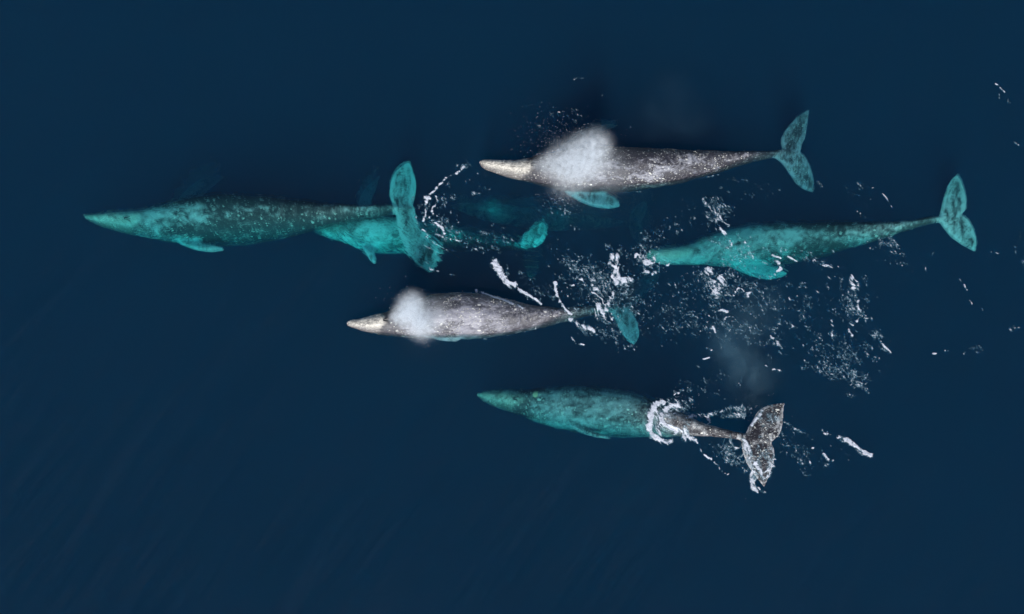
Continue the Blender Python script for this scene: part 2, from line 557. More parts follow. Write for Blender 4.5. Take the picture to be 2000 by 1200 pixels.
    wt = wt * (0.25 + 2.2 * ((along >= barn_s[0]) & (along < barn_s[1]))) + 1e-9
    wt /= wt.sum()
    pick = r2.choice(nv, barnacles, p=wt)
    bco = []; bf = []
    for i in pick:
        p = V[i]; nn = NR[i] / (np.linalg.norm(NR[i]) + 1e-9)
        tx = np.cross(nn, (0, 1, .2)); tx /= np.linalg.norm(tx); ty = np.cross(nn, tx)
        ra = 0.010 + 0.022 * r2.random() ** 2 ; h = ra * 0.8
        o = len(bco)
        ph = r2.uniform(0, 6)
        for kk in range(6):
            a = ph + kk * math.pi / 3; q = ra * r2.uniform(.8, 1.2)
            bco.append(p + tx * math.cos(a) * q + ty * math.sin(a) * q - nn * 0.01)
        for kk in range(6):
            a = ph + kk * math.pi / 3
            bco.append(p + (tx * math.cos(a) + ty * math.sin(a)) * ra * .45 + nn * h)
        for kk in range(6):
            bf.append((o + kk, o + (kk + 1) % 6, o + 6 + (kk + 1) % 6, o + 6 + kk))
        bf.append(tuple(o + 6 + kk for kk in range(6)))
    bme = bpy.data.meshes.new('barnacles')
    bme.from_pydata([tuple(c) for c in bco], [], bf)
    tag(link('barnacles', bme, barn.m, root), kind='stuff')
    # blowhole: a pair of slits between raised lips
    if blow:
        i = int(blow * (len(S) - 1))
        lat = np.cross(T[i], (0, 0, 1)); lat /= np.linalg.norm(lat)
        up = np.cross(lat, T[i])
        hh = 0.86
        bb = bmesh.new()
        for sgn in (-1, 1):
            ctr = Cl[i] + up * R[i] * hh * 0.97 + lat * sgn * R[i] * 0.12
            d1 = T[i] * 0.95 + lat * sgn * 0.3
            d1 /= np.linalg.norm(d1)
            d2 = np.cross(d1, up)
            ret = bmesh.ops.create_uvsphere(bb, u_segments=12, v_segments=8, radius=1)
            for vv in ret['verts']:
                c = np.array(vv.co)
                vv.co = Vector(ctr + d1 * c[0] * 0.17 + d2 * c[1] * 0.028 + up * (c[2] * 0.03 - 0.03 * c[0] ** 2))
        hm = bpy.data.meshes.new('blowhole'); bb.to_mesh(hm); bb.free()
        for p in hm.polygons:
            p.use_smooth = True
        link('blowhole', hm, hole.m, root)
    return root


G = []
# A: submerged whale on the left
matA = skin('mottled_skin_left', pale=0.5, cloud=(0.12, 0.38), spots=0.85, soft=.01, cream=(0.74, 0.77, 0.68), cream_amt=1.0, rimc=.16, head=.175,  # stronger pale fluke rim: a caustic line put into the colour
            patches=((.18, .1, .10, 1.3, .09), (.26, .1, .07, 1.1, .10), (.345, .0, .065, .9, .11), (.40, .5, .10, .7, .06), (.33, .9, .12, .5, -.06), (.52, .2, .2, .5, .03), (.5, -1.0, .4, .9, -.12)), off=3.0,  # pale clouds are pigment; the dark upper side is painted shade
            light=(0.56, 0.57, 0.57), dark=(0.045, 0.047, 0.052), rough=0.6, limb_pale=1.35, spec=0.2)
G.append(whale('gray_whale', 'leftmost whale, fully under water, dark back with pale clouds and round white spots', [
    (165, 424, 2, -.9), (172, 425, 7, -.93), (185, 428, 12, -.97), (210, 431, 18, -1.05), (250, 435, 25, -1.2), (290, 437, 31, -1.35), (330, 436, 40, -1.5), (380, 434, 50, -1.65),
    (430, 431, 54, -1.7), (480, 430, 51, -1.65), (540, 428, 43, -1.45), (600, 424, 31, -1.2), (660, 419, 20, -.95), (720, 414, 12, -.95),
    (765, 411, 9, -.98), (800, 411, 7, -1.0)],
    [([(774, 414), (764, 396), (760, 378), (763, 355), (771, 336), (784, 323), (797, 318)],
      [(810, 414), (806, 402), (812, 385), (815, 365), (812, 348), (807, 334), (804, 321)], [-1.0, -1.1, -1.15, -1.2], [.12, .09, .06, .04]),
     ([(772, 408), (776, 440), (782, 466), (793, 492), (812, 516), (838, 533)],
      [(810, 408), (815, 432), (822, 448), (846, 462), (838, 466), (870, 484), (852, 484), (872, 498), (850, 496), (868, 512), (850, 510), (858, 521), (848, 521), (852, 530), (842, 534)], [-1.0, -1.1, -1.1, -1.1], [.12, .09, .06, .04], 70, False),
     ([(335, 462), (350, 478), (380, 489), (410, 494), (437, 491)], [(372, 455), (385, 470), (400, 478), (420, 480), (439, 486)], [-1.6, -1.3, -1.05, -.95], [.13, .1, .07, .04]),
     ([(335, 415), (350, 385), (370, 365), (395, 348), (425, 340)], [(375, 410), (395, 385), (410, 370), (430, 355), (440, 345)], [-2.6, -3.8, -4.8, -5.6], [.13, .1, .07, .04])],
    matA, 1, barnacles=220, blow=0.135))

# F: deeper whale under the fluke of A
matF = skin('pale_skin_under_fluke', pale=1.2, cloud=(-0.1, 0.6), spots=0.3, cream=(0.5, 0.52, 0.45), cream_amt=0.6, off=11.0,
            light=(0.78, 0.82, 0.80), rough=0.6, limb_pale=1.4, spec=0.2, dark=(0.07, 0.08, 0.08), soft=.0)
G.append(whale('gray_whale', 'pale teal submerged whale whose head lies under the tail of the leftmost whale', [
    (604, 446, 2, -1.7), (612, 448, 6, -1.7), (630, 450, 12, -1.65), (655, 452, 19, -1.65), (685, 454, 27, -1.7), (715, 457, 35, -1.8), (750, 460, 38, -1.9), (790, 462, 37, -2.0),
    (830, 464, 33, -2.2), (870, 468, 27, -2.6), (920, 473, 20, -3.2), (970, 478, 13, -3.0), (1010, 481, 8, -2.4), (1035, 480, 6, -1.9)],
    [([(1016, 484), (1018, 470), (1028, 455), (1045, 441), (1060, 434)], [(1048, 484), (1062, 474), (1068, 460), (1068, 446), (1064, 435)], [-1.7, -1.6, -1.6, -1.7], [.12, .1, .07, .05]),
     ([(1018, 478), (1020, 495), (1022, 515), (1028, 535), (1036, 556)], [(1048, 478), (1056, 498), (1054, 520), (1048, 540), (1040, 556)], [-2.3, -3.6, -5.0, -6.0], [.12, .1, .07, .05]),
     ([(705, 480), (715, 495), (722, 508), (730, 516)], [(735, 480), (732, 495), (736, 505), (735, 515)], [-1.6, -1.35, -1.2, -1.1], [.12, .1, .07, .05]),
     ([(705, 430), (700, 405), (700, 390), (712, 370), (736, 345)], [(735, 430), (728, 405), (725, 392), (734, 375), (744, 342)], [-2.4, -3.4, -4.0, -4.4], [.12, .1, .07, .05])],
    matF, 2, barnacles=40))

# G: deepest whale
G.append(whale('gray_whale', 'barely visible deep whale, faint teal shape below the snout of the top whale', [
    (880, 402, 3, -4.6), (900, 405, 11, -4.5), (930, 411, 18, -4.4), (965, 417, 21, -4.1), (1000, 422, 23, -4.6), (1050, 427, 25, -5.6), (1100, 431, 23, -6.8),
    (1150, 434, 18, -7.4), (1200, 436, 10, -8.0), (1240, 437, 6, -8.4)],
    [([(1225, 440), (1230, 420), (1245, 400), (1258, 392)], [(1250, 438), (1260, 420), (1266, 405), (1264, 393)], [-8.4, -8.8, -9.2], [.12, .08, .05]),
     ([(1225, 434), (1232, 460), (1245, 478), (1258, 486)], [(1250, 434), (1262, 455), (1268, 470), (1266, 485)], [-8.4, -8.8, -9.2], [.12, .08, .05])],
    matF, 3, barnacles=20))

# B: blowing whale at the top
matB = skin('speckled_skin_top', pale=0.35, cloud=(0.25, 0.95), spots=0.75, cream=(0.86, 0.81, 0.71), cream_amt=1.0, off=21.0,
            light=(0.30, 0.31, 0.36), rough=0.40, spec=0.5, limb_pale=1.0, dark=(0.030, 0.029, 0.040), speck=0.6, head=0.165,
            spotk=2.0,
            patches=((.55, .5, .5, .75, .062), (.55, -.9, .5, .75, -.12)))  # pale mottling below, shade painted dark along the upper side
G.append(whale('gray_whale', 'topmost whale breaking the surface, cream snout under a large white blow', [
    (937, 317, 3, .06), (942, 319, 8, .08), (955, 322, 12, .08), (980, 327, 16, .06), (1010, 331, 22, .0), (1040, 332, 30, -.12), (1080, 334, 37, -.25), (1120, 334, 44, -.35),
    (1170, 332, 47, -.38), (1210, 331, 46, -.38), (1250, 330, 43, -.34), (1300, 327, 38, -.28), (1350, 322, 31, -.25), (1400, 315, 23, -.28), (1450, 309, 14, -.35),
    (1500, 303, 8, -.5), (1530, 298, 7, -.65), (1552, 297, 5, -.68)],
    [([(1530, 302), (1524, 285), (1524, 268), (1540, 245), (1560, 226), (1576, 217)], [(1562, 300), (1566, 285), (1573, 268), (1577, 245), (1579, 230), (1580, 217)], [-.65, -.7, -.75, -.8], [.13, .09, .06, .04]),
     ([(1505, 304), (1526, 318), (1541, 340), (1555, 361), (1570, 372), (1587, 376)], [(1558, 296), (1572, 306), (1583, 328), (1589, 348), (1590, 362), (1590, 375)], [-.65, -.7, -.75, -.8], [.13, .09, .06, .04]),
     ([(1085, 355), (1105, 378), (1135, 396), (1165, 407), (1195, 409), (1210, 404)], [(1120, 350), (1150, 370), (1175, 377), (1198, 384), (1208, 393), (1212, 402)], [-.7, -.8, -.85, -.9, -.9], [.15, .14, .11, .05]),
     ([(1085, 300), (1110, 275), (1150, 250), (1190, 242)], [(1120, 300), (1150, 275), (1180, 258), (1210, 246)], [-.9, -1.5, -2.0, -2.3], [.14, .1, .07, .04])],
    matB, 4, barnacles=520, blow=0.17, barn_s=(0.0, 0.8)))

# C: teal whale on the right
matC = skin('pale_cloudy_skin_right', pale=1.7, cloud=(0.0, 0.45), spots=0.3, soft=.02, patches=((.6, -.7, .3, .6, -.08), (.55, .1, .1, .6, .05), (.7, .5, .12, .6, .06), (.45, -.1, .12, .6, .05)), cream=(0.66, 0.70, 0.60), cream_amt=0.8, off=33.0,
            light=(0.54, 0.56, 0.56), rough=0.6, limb_pale=1.3, spec=0.2, dark=(0.045, 0.05, 0.055), head=0.14)
G.append(whale('gray_whale', 'rightmost whale, cloudy teal just under the foam flecks, its tail at the right', [
    (1262, 498, 4, -.9), (1267, 498, 10, -.95), (1280, 499, 15, -1.), (1300, 501, 18, -1.05), (1340, 499, 21, -1.2), (1380, 492, 29, -1.4), (1430, 485, 39, -1.6), (1480, 481, 45, -1.65),
    (1530, 477, 44, -1.6), (1580, 472, 38, -1.45), (1630, 464, 31, -1.25), (1680, 456, 23, -1.0), (1730, 449, 15, -.75), (1780, 440, 9, -.7), (1820, 431, 7, -.7), (1850, 428, 5, -.7)],
    [([(1832, 430), (1836, 410), (1842, 385), (1850, 362), (1860, 347), (1867, 343)], [(1872, 425), (1886, 412), (1888, 393), (1884, 372), (1877, 353), (1871, 344)], [-.7, -.75, -.8, -.85], [.13, .09, .06, .04]),
     ([(1830, 428), (1842, 446), (1857, 464), (1880, 481), (1902, 492)], [(1876, 420), (1890, 428), (1902, 448), (1908, 470), (1907, 492)], [-.7, -.75, -.8, -.85], [.13, .09, .06, .04]),
     ([(1405, 505), (1430, 525), (1465, 540), (1500, 548), (1530, 541)], [(1455, 500), (1490, 518), (1515, 522), (1530, 528), (1540, 535)], [-1.6, -1.5, -1.4, -1.35], [.15, .12, .08, .05])],
    matC, 5, barnacles=60))

# D: blowing whale in the middle
matD = skin('grey_speckled_skin_middle', spotk=1.8, soft=.02, patches=((.4, .3, .35, .5, .12), (.35, -.9, .4, .6, -.04), (.6, .9, .3, .4, .06)), pale=0.9, cloud=(0.2, 0.75), spots=0.6, cream=(0.86, 0.81, 0.71), cream_amt=1.0, off=47.0,  # pale band along the flank paints the sun highlight; upper side painted shaded
            light=(0.29, 0.29, 0.34), rough=0.36, spec=0.9, limb_pale=1.3, dark=(0.042, 0.041, 0.054), speck=0.6, head=0.145)
G.append(whale('gray_whale', 'middle whale with grey back out of the water, cream snout and a small round blow', [
    (677, 632, 4, -.02), (682, 632, 9, 0), (695, 633, 12, .02), (720, 634, 18, .0), (760, 632, 27, -.1), (800, 627, 34, -.2), (840, 619, 43, -.3), (890, 617, 46, -.32), (940, 617, 44, -.3),
    (990, 619, 36, -.26), (1040, 621, 25, -.3), (1090, 617, 15, -.4), (1140, 609, 9, -.55), (1180, 605, 7, -.8), (1205, 604, 5, -.95)],
    [([(1188, 604), (1200, 625), (1212, 650), (1226, 668), (1236, 673)], [(1225, 602), (1238, 615), (1248, 638), (1250, 658), (1241, 673)], [-.95, -1.0, -1.05], [.13, .09, .05]),
     ([(1188, 606), (1205, 588), (1228, 562), (1255, 542), (1284, 534)], [(1225, 606), (1245, 592), (1266, 572), (1284, 552), (1290, 537)], [-1.3, -2.6, -3.8, -4.4], [.13, .09, .05]),
     ([(805, 640), (830, 657), (860, 666), (890, 668)], [(845, 640), (870, 655), (890, 660), (903, 663)], [-.6, -.5, -.45, -.4], [.12, .1, .07, .04])],
    matD, 6, barnacles=420, blow=0.155, barn_s=(0.0, 0.7)))

# E: diving whale at the bottom with its fluke in the air
matE = skin('grey_speckled_skin_bottom', soft=.05, patches=((.38, .2, .3, .9, .06),), pale=1.15, cloud=(0.22, 0.80), spots=0.95, spotk=1.5, cream=(0.55, 0.58, 0.50), cream_amt=0.85, off=59.0,
            light=(0.42, 0.44, 0.46), rough=0.42, limb_pale=0.5, dark=(0.022, 0.021, 0.028), speck=0.5, crescent=(0.193, -0.40, 0.009, 0.22), spec=0.35)
G.append(whale('gray_whale', 'bottom whale, head and back under water, dark tail fluke lifted into the air', [
    (930, 772, 2, -.95), (936, 773, 7, -.97), (950, 776, 12, -1.), (975, 780, 18, -1.1), (1010, 785, 24, -1.1), (1050, 791, 33, -1.25), (1090, 796, 41, -1.38), (1140, 802, 47, -1.48), (1190, 807, 47, -1.46),
    (1240, 813, 42, -1.25), (1290, 822, 32, -.72), (1330, 830, 22, -.18), (1370, 838, 12, .16), (1410, 846, 8, .3), (1450, 854, 7, .42), (1480, 860, 7, .5), (1500, 862, 5, .52)],
    [([(1452, 858), (1458, 840), (1470, 820), (1480, 801), (1498, 791), (1532, 786)], [(1508, 864), (1524, 848), (1529, 830), (1530, 815), (1531, 802), (1534, 788)], [.5, .5, .52, .6], [.12, .09, .06, .04]),
     ([(1446, 854), (1449, 880), (1457, 904), (1469, 924), (1482, 940), (1492, 952)], [(1505, 860), (1514, 880), (1513, 900), (1506, 920), (1500, 935), (1495, 949)], [.5, .5, .45, .35], [.12, .09, .06, .04]),
     ([(1105, 825), (1118, 838), (1140, 848), (1165, 855), (1194, 859)], [(1130, 818), (1145, 836), (1165, 845), (1185, 852), (1196, 857)], [-1.1, -.95, -.85, -.8], [.12, .1, .07, .04])],
    matE, 7, barnacles=200, blow=0.145, hump=(0.745, 0.035, 0.35)))

bpy.context.view_layer.update()
# one ray-cast tree over all bodies, for foam that lies on skin
tv = []; tf = []
for o in COL.objects:
    if o.type == 'MESH' and o.name.startswith('body'):
        off = len(tv)
        mw = o.matrix_world
        tv += [mw @ v.co for v in o.data.vertices]
        tf += [tuple(i + off for i in p.vertices) for p in o.data.polygons]
BVH = BVHTree.FromPolygons(tv, tf)

# ------------------------------------------------------------------ foam
fm = N('sea_foam')
fa = fm.n('Attribute', attribute_name='foam').outputs['Fac']
fn = fm.n('TexNoise', ins={'Vector': fm.n('TexCoord').outputs['Object'], 'Scale': 22.0, 'Detail': 4.0})
fcol = fm.mix(fm.ss(fa, 0.15, 0.8), (0.20, 0.40, 0.50, 1), (0.70, 0.74, 0.84, 1))
fd = fm.n('BsdfPrincipled', ins={'Base Color': fcol, 'Roughness': 0.7, 'Normal': fm.n('Bump', ins={'Strength': 0.6, 'Distance': 0.05, 'Height': fn})})
ft = fm.n('BsdfTransparent')
al = fm.math('MULTIPLY', fa, fm.ss(fn.outputs[0], 0.25, 0.55, 0.65, 1.0), clamp=True)
fm.put(fm.out.inputs['Surface'], fm.n('MixShader', ins={0: al, 1: ft, 2: fd}))

RES = 0.02
DIRF = math.radians(-52)      # the usual run of the flecks: down and to the right


def foam(label, prims, seed, scale=1.0, warp=0.25):
    xs = []
    for p in prims:
        if p[0] == 'line':
            for q in p[1]:
                xs.append((*W(*q)[:2], p[2] * MPP * 2.5 + 0.1))
        else:
            xs.append((*W(p[1][0], p[1][1])[:2], max(p[2], p[3]) * MPP * 2.2 + 0.1))
    xs = np.array(xs)
    x0, x1 = (xs[:, 0] - xs[:, 2]).min(), (xs[:, 0] + xs[:, 2]).max()
    y0, y1 = (xs[:, 1] - xs[:, 2]).min(), (xs[:, 1] + xs[:, 2]).max()
    ax = np.arange(x0, x1, RES); ay = np.arange(y0, y1, RES)
    X, Y = np.meshgrid(ax, ay)
    r = np.random.default_rng(seed)
    wx = X + warp * (fbm(X * 1.5, Y * 1.5, seed, 3) - .5) * 2
    wy = Y + warp * (fbm(X * 1.5, Y * 1.5, seed + 50, 3) - .5) * 2
    cu, su = math.cos(DIRF), math.sin(DIRF)
    U = wx * cu + wy * su; V2 = -wx * su + wy * cu
    R = ridge(U * 3.4 * scale, V2 * 6.5 * scale, seed + 3, 4)
    R = np.clip((R - 0.38) / 0.5, 0, 1)
    D = np.zeros_like(X); F = np.zeros_like(X)

    def fleck(cx, cy, ln, wd, an, am):
        h = ln * 2.6
        i0 = max(int((cx - h - x0) / RES), 0); i1 = min(int((cx + h - x0) / RES) + 1, X.shape[1])
        j0 = max(int((cy - h - y0) / RES), 0); j1 = min(int((cy + h - y0) / RES) + 1, X.shape[0])
        if i1 <= i0 or j1 <= j0:
            return
        dx = X[j0:j1, i0:i1] - cx; dy = Y[j0:j1, i0:i1] - cy
        u = dx * math.cos(an) + dy * math.sin(an); v = -dx * math.sin(an) + dy * math.cos(an)
        v = v + u * u * r.uniform(-3, 3)
        F[j0:j1, i0:i1] = np.maximum(F[j0:j1, i0:i1], am * np.exp(-(u / ln) ** 2 - (v / wd) ** 2))

    for p in prims:
        if p[0] == 'line':
            wpx, st = p[2] * MPP * 1.25, p[3] * 1.02
            pts = np.array([W(*q)[:2] for q in p[1]])
            best = np.full(X.shape, 1e9)
            for a, b in zip(pts[:-1], pts[1:]):
                ab = b - a
                t = np.clip(((wx - a[0]) * ab[0] + (wy - a[1]) * ab[1]) / (ab @ ab), 0, 1) if warp < 0.1 else \
                    np.clip(((X - a[0]) * ab[0] + (Y - a[1]) * ab[1]) / (ab @ ab), 0, 1)
                best = np.minimum(best, np.hypot(X + (wx - X) * .35 - a[0] - ab[0] * t, Y + (wy - Y) * .35 - a[1] - ab[1] * t))
            D = np.maximum(D, st * np.exp(-(best / wpx) ** 2))
        elif p[0] == 'blob':
            c = W(*p[1])
            an = math.radians(-p[4])
            dx = wx - c.x; dy = wy - c.y
            u = (dx * math.cos(an) + dy * math.sin(an)) / (p[2] * MPP); v = (-dx * math.sin(an) + dy * math.cos(an)) / (p[3] * MPP)
            D = np.maximum(D, p[5] * np.exp(-(u * u + v * v) ** 1.3))
        elif p[0] == 'specks':  # loose foam flecks, also standing in for sun glitter on the water
            c = W(*p[1])
            an = math.radians(-p[4])
            n, size = p[5], p[6] * MPP
            ddx = wx - c.x; ddy = wy - c.y
            uu = (ddx * math.cos(an) + ddy * math.sin(an)) / (p[2] * MPP); vv = (-ddx * math.sin(an) + ddy * math.cos(an)) / (p[3] * MPP)
            D = np.maximum(D, min(.46, .14 + n / (p[2] * p[3]) * 3.0) * np.exp(-(uu * uu + vv * vv) ** 1.2))
            n = int(n * 1.25)
            ncl = max(3, n // 11)
            cc = r.normal(0, .5, (ncl, 2))
            for q in range(n):
                if r.random() < 0.75:
                    g = cc[r.integers(ncl)] + r.normal(0, .09, 2)
                else:
                    g = r.normal(0, .55, 2)
                u, v = g[0] * p[2] * MPP, g[1] * p[3] * MPP
                cx = c.x + u * math.cos(an) - v * math.sin(an); cy_ = c.y + u * math.sin(an) + v * math.cos(an)
                big = r.random() ** 3
                wd = size * (0.28 + 0.5 * big)
                ln = wd * r.uniform(1.0, 3.6)
                fleck(cx, cy_, ln, wd, DIRF + r.normal(0, .45), r.uniform(0.15, 1.0) ** 1.5)
    D = D * (0.72 + 0.55 * fbm(X * 3.1, Y * 3.1, seed + 77, 3))
    A = sstep(0.0, 0.55, D * 0.95 + R * 0.85 - 0.92) * sstep(.06, .3, D)
    A = np.clip(np.maximum(A, F * (0.75 + 0.4 * R)), 0, 1)
    A *= 0.75 + 0.4 * fbm(X * 6, Y * 6, seed + 9, 2)
    A = np.clip(A, 0, 1)
    cell = np.maximum.reduce([A[:-1, :-1], A[1:, :-1], A[:-1, 1:], A[1:, 1:]]) > 0.035
    ids = np.arange(X.size).reshape(X.shape)
    q = np.stack([ids[:-1, :-1], ids[:-1, 1:], ids[1:, 1:], ids[1:, :-1]], -1)[cell]
    used = np.unique(q)
    remap = np.zeros(X.size, np.int64); remap[used] = np.arange(len(used))
    q = remap[q]
    vx, vy, va = X.ravel()[used], Y.ravel()[used], A.ravel()[used]
    vz = water_h(vx, vy) + 0.012 + 0.05 * va * (0.4 + fbm(vx * 5, vy * 5, seed, 2))
    for i in range(len(vx)):
        hit = BVH.ray_cast(Vector((vx[i], vy[i], 4)), Vector((0, 0, -1)))
        if hit[0] is not None and hit[0].z + 0.02 > vz[i] - 0.03 * va[i]:
            vz[i] = hit[0].z + 0.02 + 0.02 * va[i]
    c0 = np.array([vx.mean(), vy.mean(), 0.0])
    me = mesh_np('foam', np.stack([vx, vy, vz], 1) - c0, q)
    attr(me, 'foam', va)
    o = link('foam', me, fm.m)
    o.location = c0
    tag(o, label, 'foam', 'foam and spray flecks on the water', 'stuff')
    return len(q)


SP = 'specks'
tot = 0
tot += foam('thin curved string of white foam right of the left whale tail', [
    ('line', [(907, 328), (895, 338), (880, 345), (868, 352), (855, 366), (843, 378), (833, 390), (829, 405), (832, 420), (828, 432)], 3.2, .95),
    ('line', [(850, 385), (853, 398), (845, 408), (846, 418), (836, 428), (832, 436)], 3.0, .95),
    ('blob', (845, 409), 6, 7, 0, 1.2), ('blob', (833, 388), 5, 8, 60, 1.0), ('line', [(846, 430), (856, 439), (864, 446), (868, 456)], 3, .9),
    (SP, (850, 400), 30, 50, 60, 60, 1.7), (SP, (870, 440), 40, 30, 30, 60, 1.7),
    ('line', [(820, 440), (826, 450), (834, 460)], 2, .8), (SP, (905, 325), 25, 12, -30, 24, 1.5)], 21)
tot += foam('foam flecks trailing in a line below the deep pale patch in the centre left', [
    ('line', [(850, 460), (875, 468), (895, 472), (920, 480), (940, 492), (957, 505)], 2.4, .62),
    ('line', [(958, 505), (964, 512)], 3, .9),
    (SP, (900, 468), 60, 14, 20, 80, 1.6), (SP, (975, 470), 50, 30, 30, 50, 1.5), (SP, (940, 370), 45, 25, 35, 26, 1.6), (SP, (1090, 410), 60, 22, 20, 30, 1.7)], 22)
tot += foam('short thick white foam streak above the back of the middle whale', [
    ('line', [(964, 513), (970, 524), (978, 536), (990, 548), (1003, 555)], 7.0, 1.25), ('blob', (985, 540), 14, 9, 45, 1.1),
    (SP, (985, 530), 25, 14, 45, 20, 1.8)], 23, scale=1.6)
tot += foam('beaded foam edge running along the upper back of the middle whale', [
    ('line', [(932, 570), (945, 574), (962, 580), (978, 588), (995, 594), (1010, 600), (1018, 606)], 3.0, 1.5),
    ('line', [(1013, 566), (1030, 572), (1045, 582), (1058, 592)], 2.6, 1.3), ('blob', (1011, 566), 4, 4, 0, 1.4),
    ('line', [(1084, 552), (1087, 575), (1093, 590), (1104, 606), (1115, 615)], 3.0, 1.25),
    ('line', [(1112, 624), (1128, 632), (1145, 640), (1157, 645)], 4.5, .95), ('line', [(1117, 658), (1126, 668), (1141, 672)], 2.0, .9),
    ('line', [(850, 575), (880, 572), (920, 573)], 3.0, .45),
    (SP, (975, 588), 46, 5, 22, 90, 1.9), (SP, (1040, 580), 26, 4, 35, 30, 1.8), ('line', [(905, 665), (950, 662), (1000, 653), (1050, 641)], 1.6, .5), (SP, (1135, 640), 28, 12, 35, 50, 1.7), (SP, (900, 574), 50, 7, 0, 50, 1.4), (SP, (1050, 560), 70, 25, 35, 60, 1.6)], 24)
tot += foam('bright churned foam patch at the tail of the middle whale', [
    ('line', [(1165, 570), (1175, 585), (1168, 600), (1180, 612), (1192, 620)], 9, .92), ('blob', (1150, 545), 60, 30, 20, .42), ('blob', (1200, 560), 40, 40, 20, .5), ('line', [(1200, 572), (1190, 590), (1184, 606)], 6, .95),
    ('line', [(1195, 497), (1190, 515), (1203, 525), (1198, 540), (1205, 552), (1198, 560)], 4.2, .95), ('line', [(1205, 500), (1204, 520), (1210, 545), (1230, 552), (1222, 548)], 4.5, .95),
    ('line', [(1100, 545), (1110, 555), (1120, 558), (1140, 545), (1155, 552), (1165, 566)], 3.2, .72),
    ('blob', (1222, 550), 16, 7, -10, .95), ('blob', (1160, 610), 14, 14, 0, .7),
    (SP, (1170, 560), 80, 55, 30, 330, 1.7), (SP, (1130, 520), 55, 30, 30, 150, 1.8), (SP, (1190, 640), 50, 28, 40, 120, 1.7)], 25)
tot += foam('white swirl of foam at the snout of the rightmost whale', [
    ('blob', (1270, 514), 13, 8, 20, 1.25), ('line', [(1259, 531), (1262, 533)], 5, 1.1), ('line', [(1277, 506), (1288, 518), (1286, 532), (1275, 538)], 3.0, .8),
    ('line', [(1252, 480), (1250, 500), (1246, 515)], 3.5, .7), ('line', [(1240, 500), (1245, 497)], 4, 1.1), ('blob', (1303, 520), 12, 8, 0, .7),
    (SP, (1262, 500), 35, 45, 80, 140, 1.8), (SP, (1275, 460), 40, 25, -40, 40, 1.7), (SP, (1230, 600), 60, 40, 30, 120, 1.6)], 26)
tot += foam('curving rows of foam flecks over the back of the rightmost whale', [
    ('line', [(1372, 390), (1385, 403), (1398, 414), (1412, 428), (1420, 440)], 4, .7), ('line', [(1405, 445), (1414, 455), (1425, 470), (1433, 482)], 3.6, .75),
    ('line', [(1455, 470), (1462, 490), (1475, 510)], 2.4, .6), ('line', [(1510, 497), (1525, 505)], 2.2, .9), ('line', [(1540, 500), (1556, 510)], 2.2, .9),
    ('line', [(1576, 500), (1590, 510), (1605, 518), (1622, 524)], 3.2, .85), ('line', [(1520, 510), (1526, 525), (1514, 538)], 3.6, .85),
    (SP, (1400, 410), 32, 34, 40, 170, 1.8), (SP, (1440, 490), 90, 36, 15, 200, 1.7), (SP, (1590, 505), 50, 20, 25, 60, 1.7), (SP, (1330, 430), 60, 30, -40, 40, 1.6)], 27)
tot += foam('scattered foam flecks and clots below the rightmost whale', [
    ('line', [(1410, 545), (1406, 560), (1402, 574)], 7, 1.0), ('line', [(1397, 552), (1396, 570)], 4, .85), ('blob', (1384, 528), 14, 10, 45, .85),
    ('line', [(1432, 577), (1444, 566), (1456, 570), (1462, 574)], 3.4, 1.0), ('line', [(1465, 566), (1460, 580)], 3, .8),
    ('line', [(1398, 607), (1410, 606), (1420, 609)], 3, 1.0), ('line', [(1380, 620), (1395, 610)], 2.6, .8), ('line', [(1415, 614), (1422, 620), (1412, 628)], 3, .9),
    ('line', [(1355, 618), (1375, 628), (1390, 638), (1396, 650)], 2.0, .75), ('blob', (1376, 697), 4, 3, 20, 1.5), ('line', [(1380, 679), (1387, 685)], 2, .9),
    ('line', [(1505, 658), (1515, 668), (1527, 680)], 4, .75), ('line', [(1495, 715), (1508, 722), (1530, 730)], 1.8, .8), ('line', [(1540, 578), (1548, 600)], 3, .7),
    (SP, (1400, 560), 55, 40, 20, 230, 1.7), (SP, (1470, 570), 80, 45, 20, 260, 1.6), (SP, (1430, 640), 110, 45, 20, 260, 1.6), (SP, (1330, 620), 70, 50, 20, 160, 1.5),
    (SP, (1510, 640), 60, 50, 45, 110, 1.6), (SP, (1400, 740), 50, 50, 20, 50, 1.4)], 28)
tot += foam('foam strings and speckle cluster at the right of the open water', [
    ('line', [(1663, 542), (1665, 560), (1670, 578)], 4.5, 1.0), ('line', [(1671, 545), (1673, 565)], 4.0, .8), ('line', [(1676, 590), (1674, 600), (1680, 612), (1675, 627)], 3.0, .9), ('blob', (1660, 632), 8, 4, 10, 1.2),
    ('line', [(1623, 625), (1624, 645), (1622, 668)], 2.6, .8), ('line', [(1655, 645), (1663, 660)], 2.6, .8),
    (SP, (1665, 600), 60, 34, 80, 180, 1.8), (SP, (1640, 690), 65, 55, 20, 210, 1.6), (SP, (1675, 745), 32, 24, 20, 80, 1.6), (SP, (1620, 725), 50, 16, 10, 110, 1.6),
    (SP, (1580, 600), 50, 40, 40, 60, 1.5), (SP, (1715, 660), 14, 26, -50, 36, 1.7)], 29)
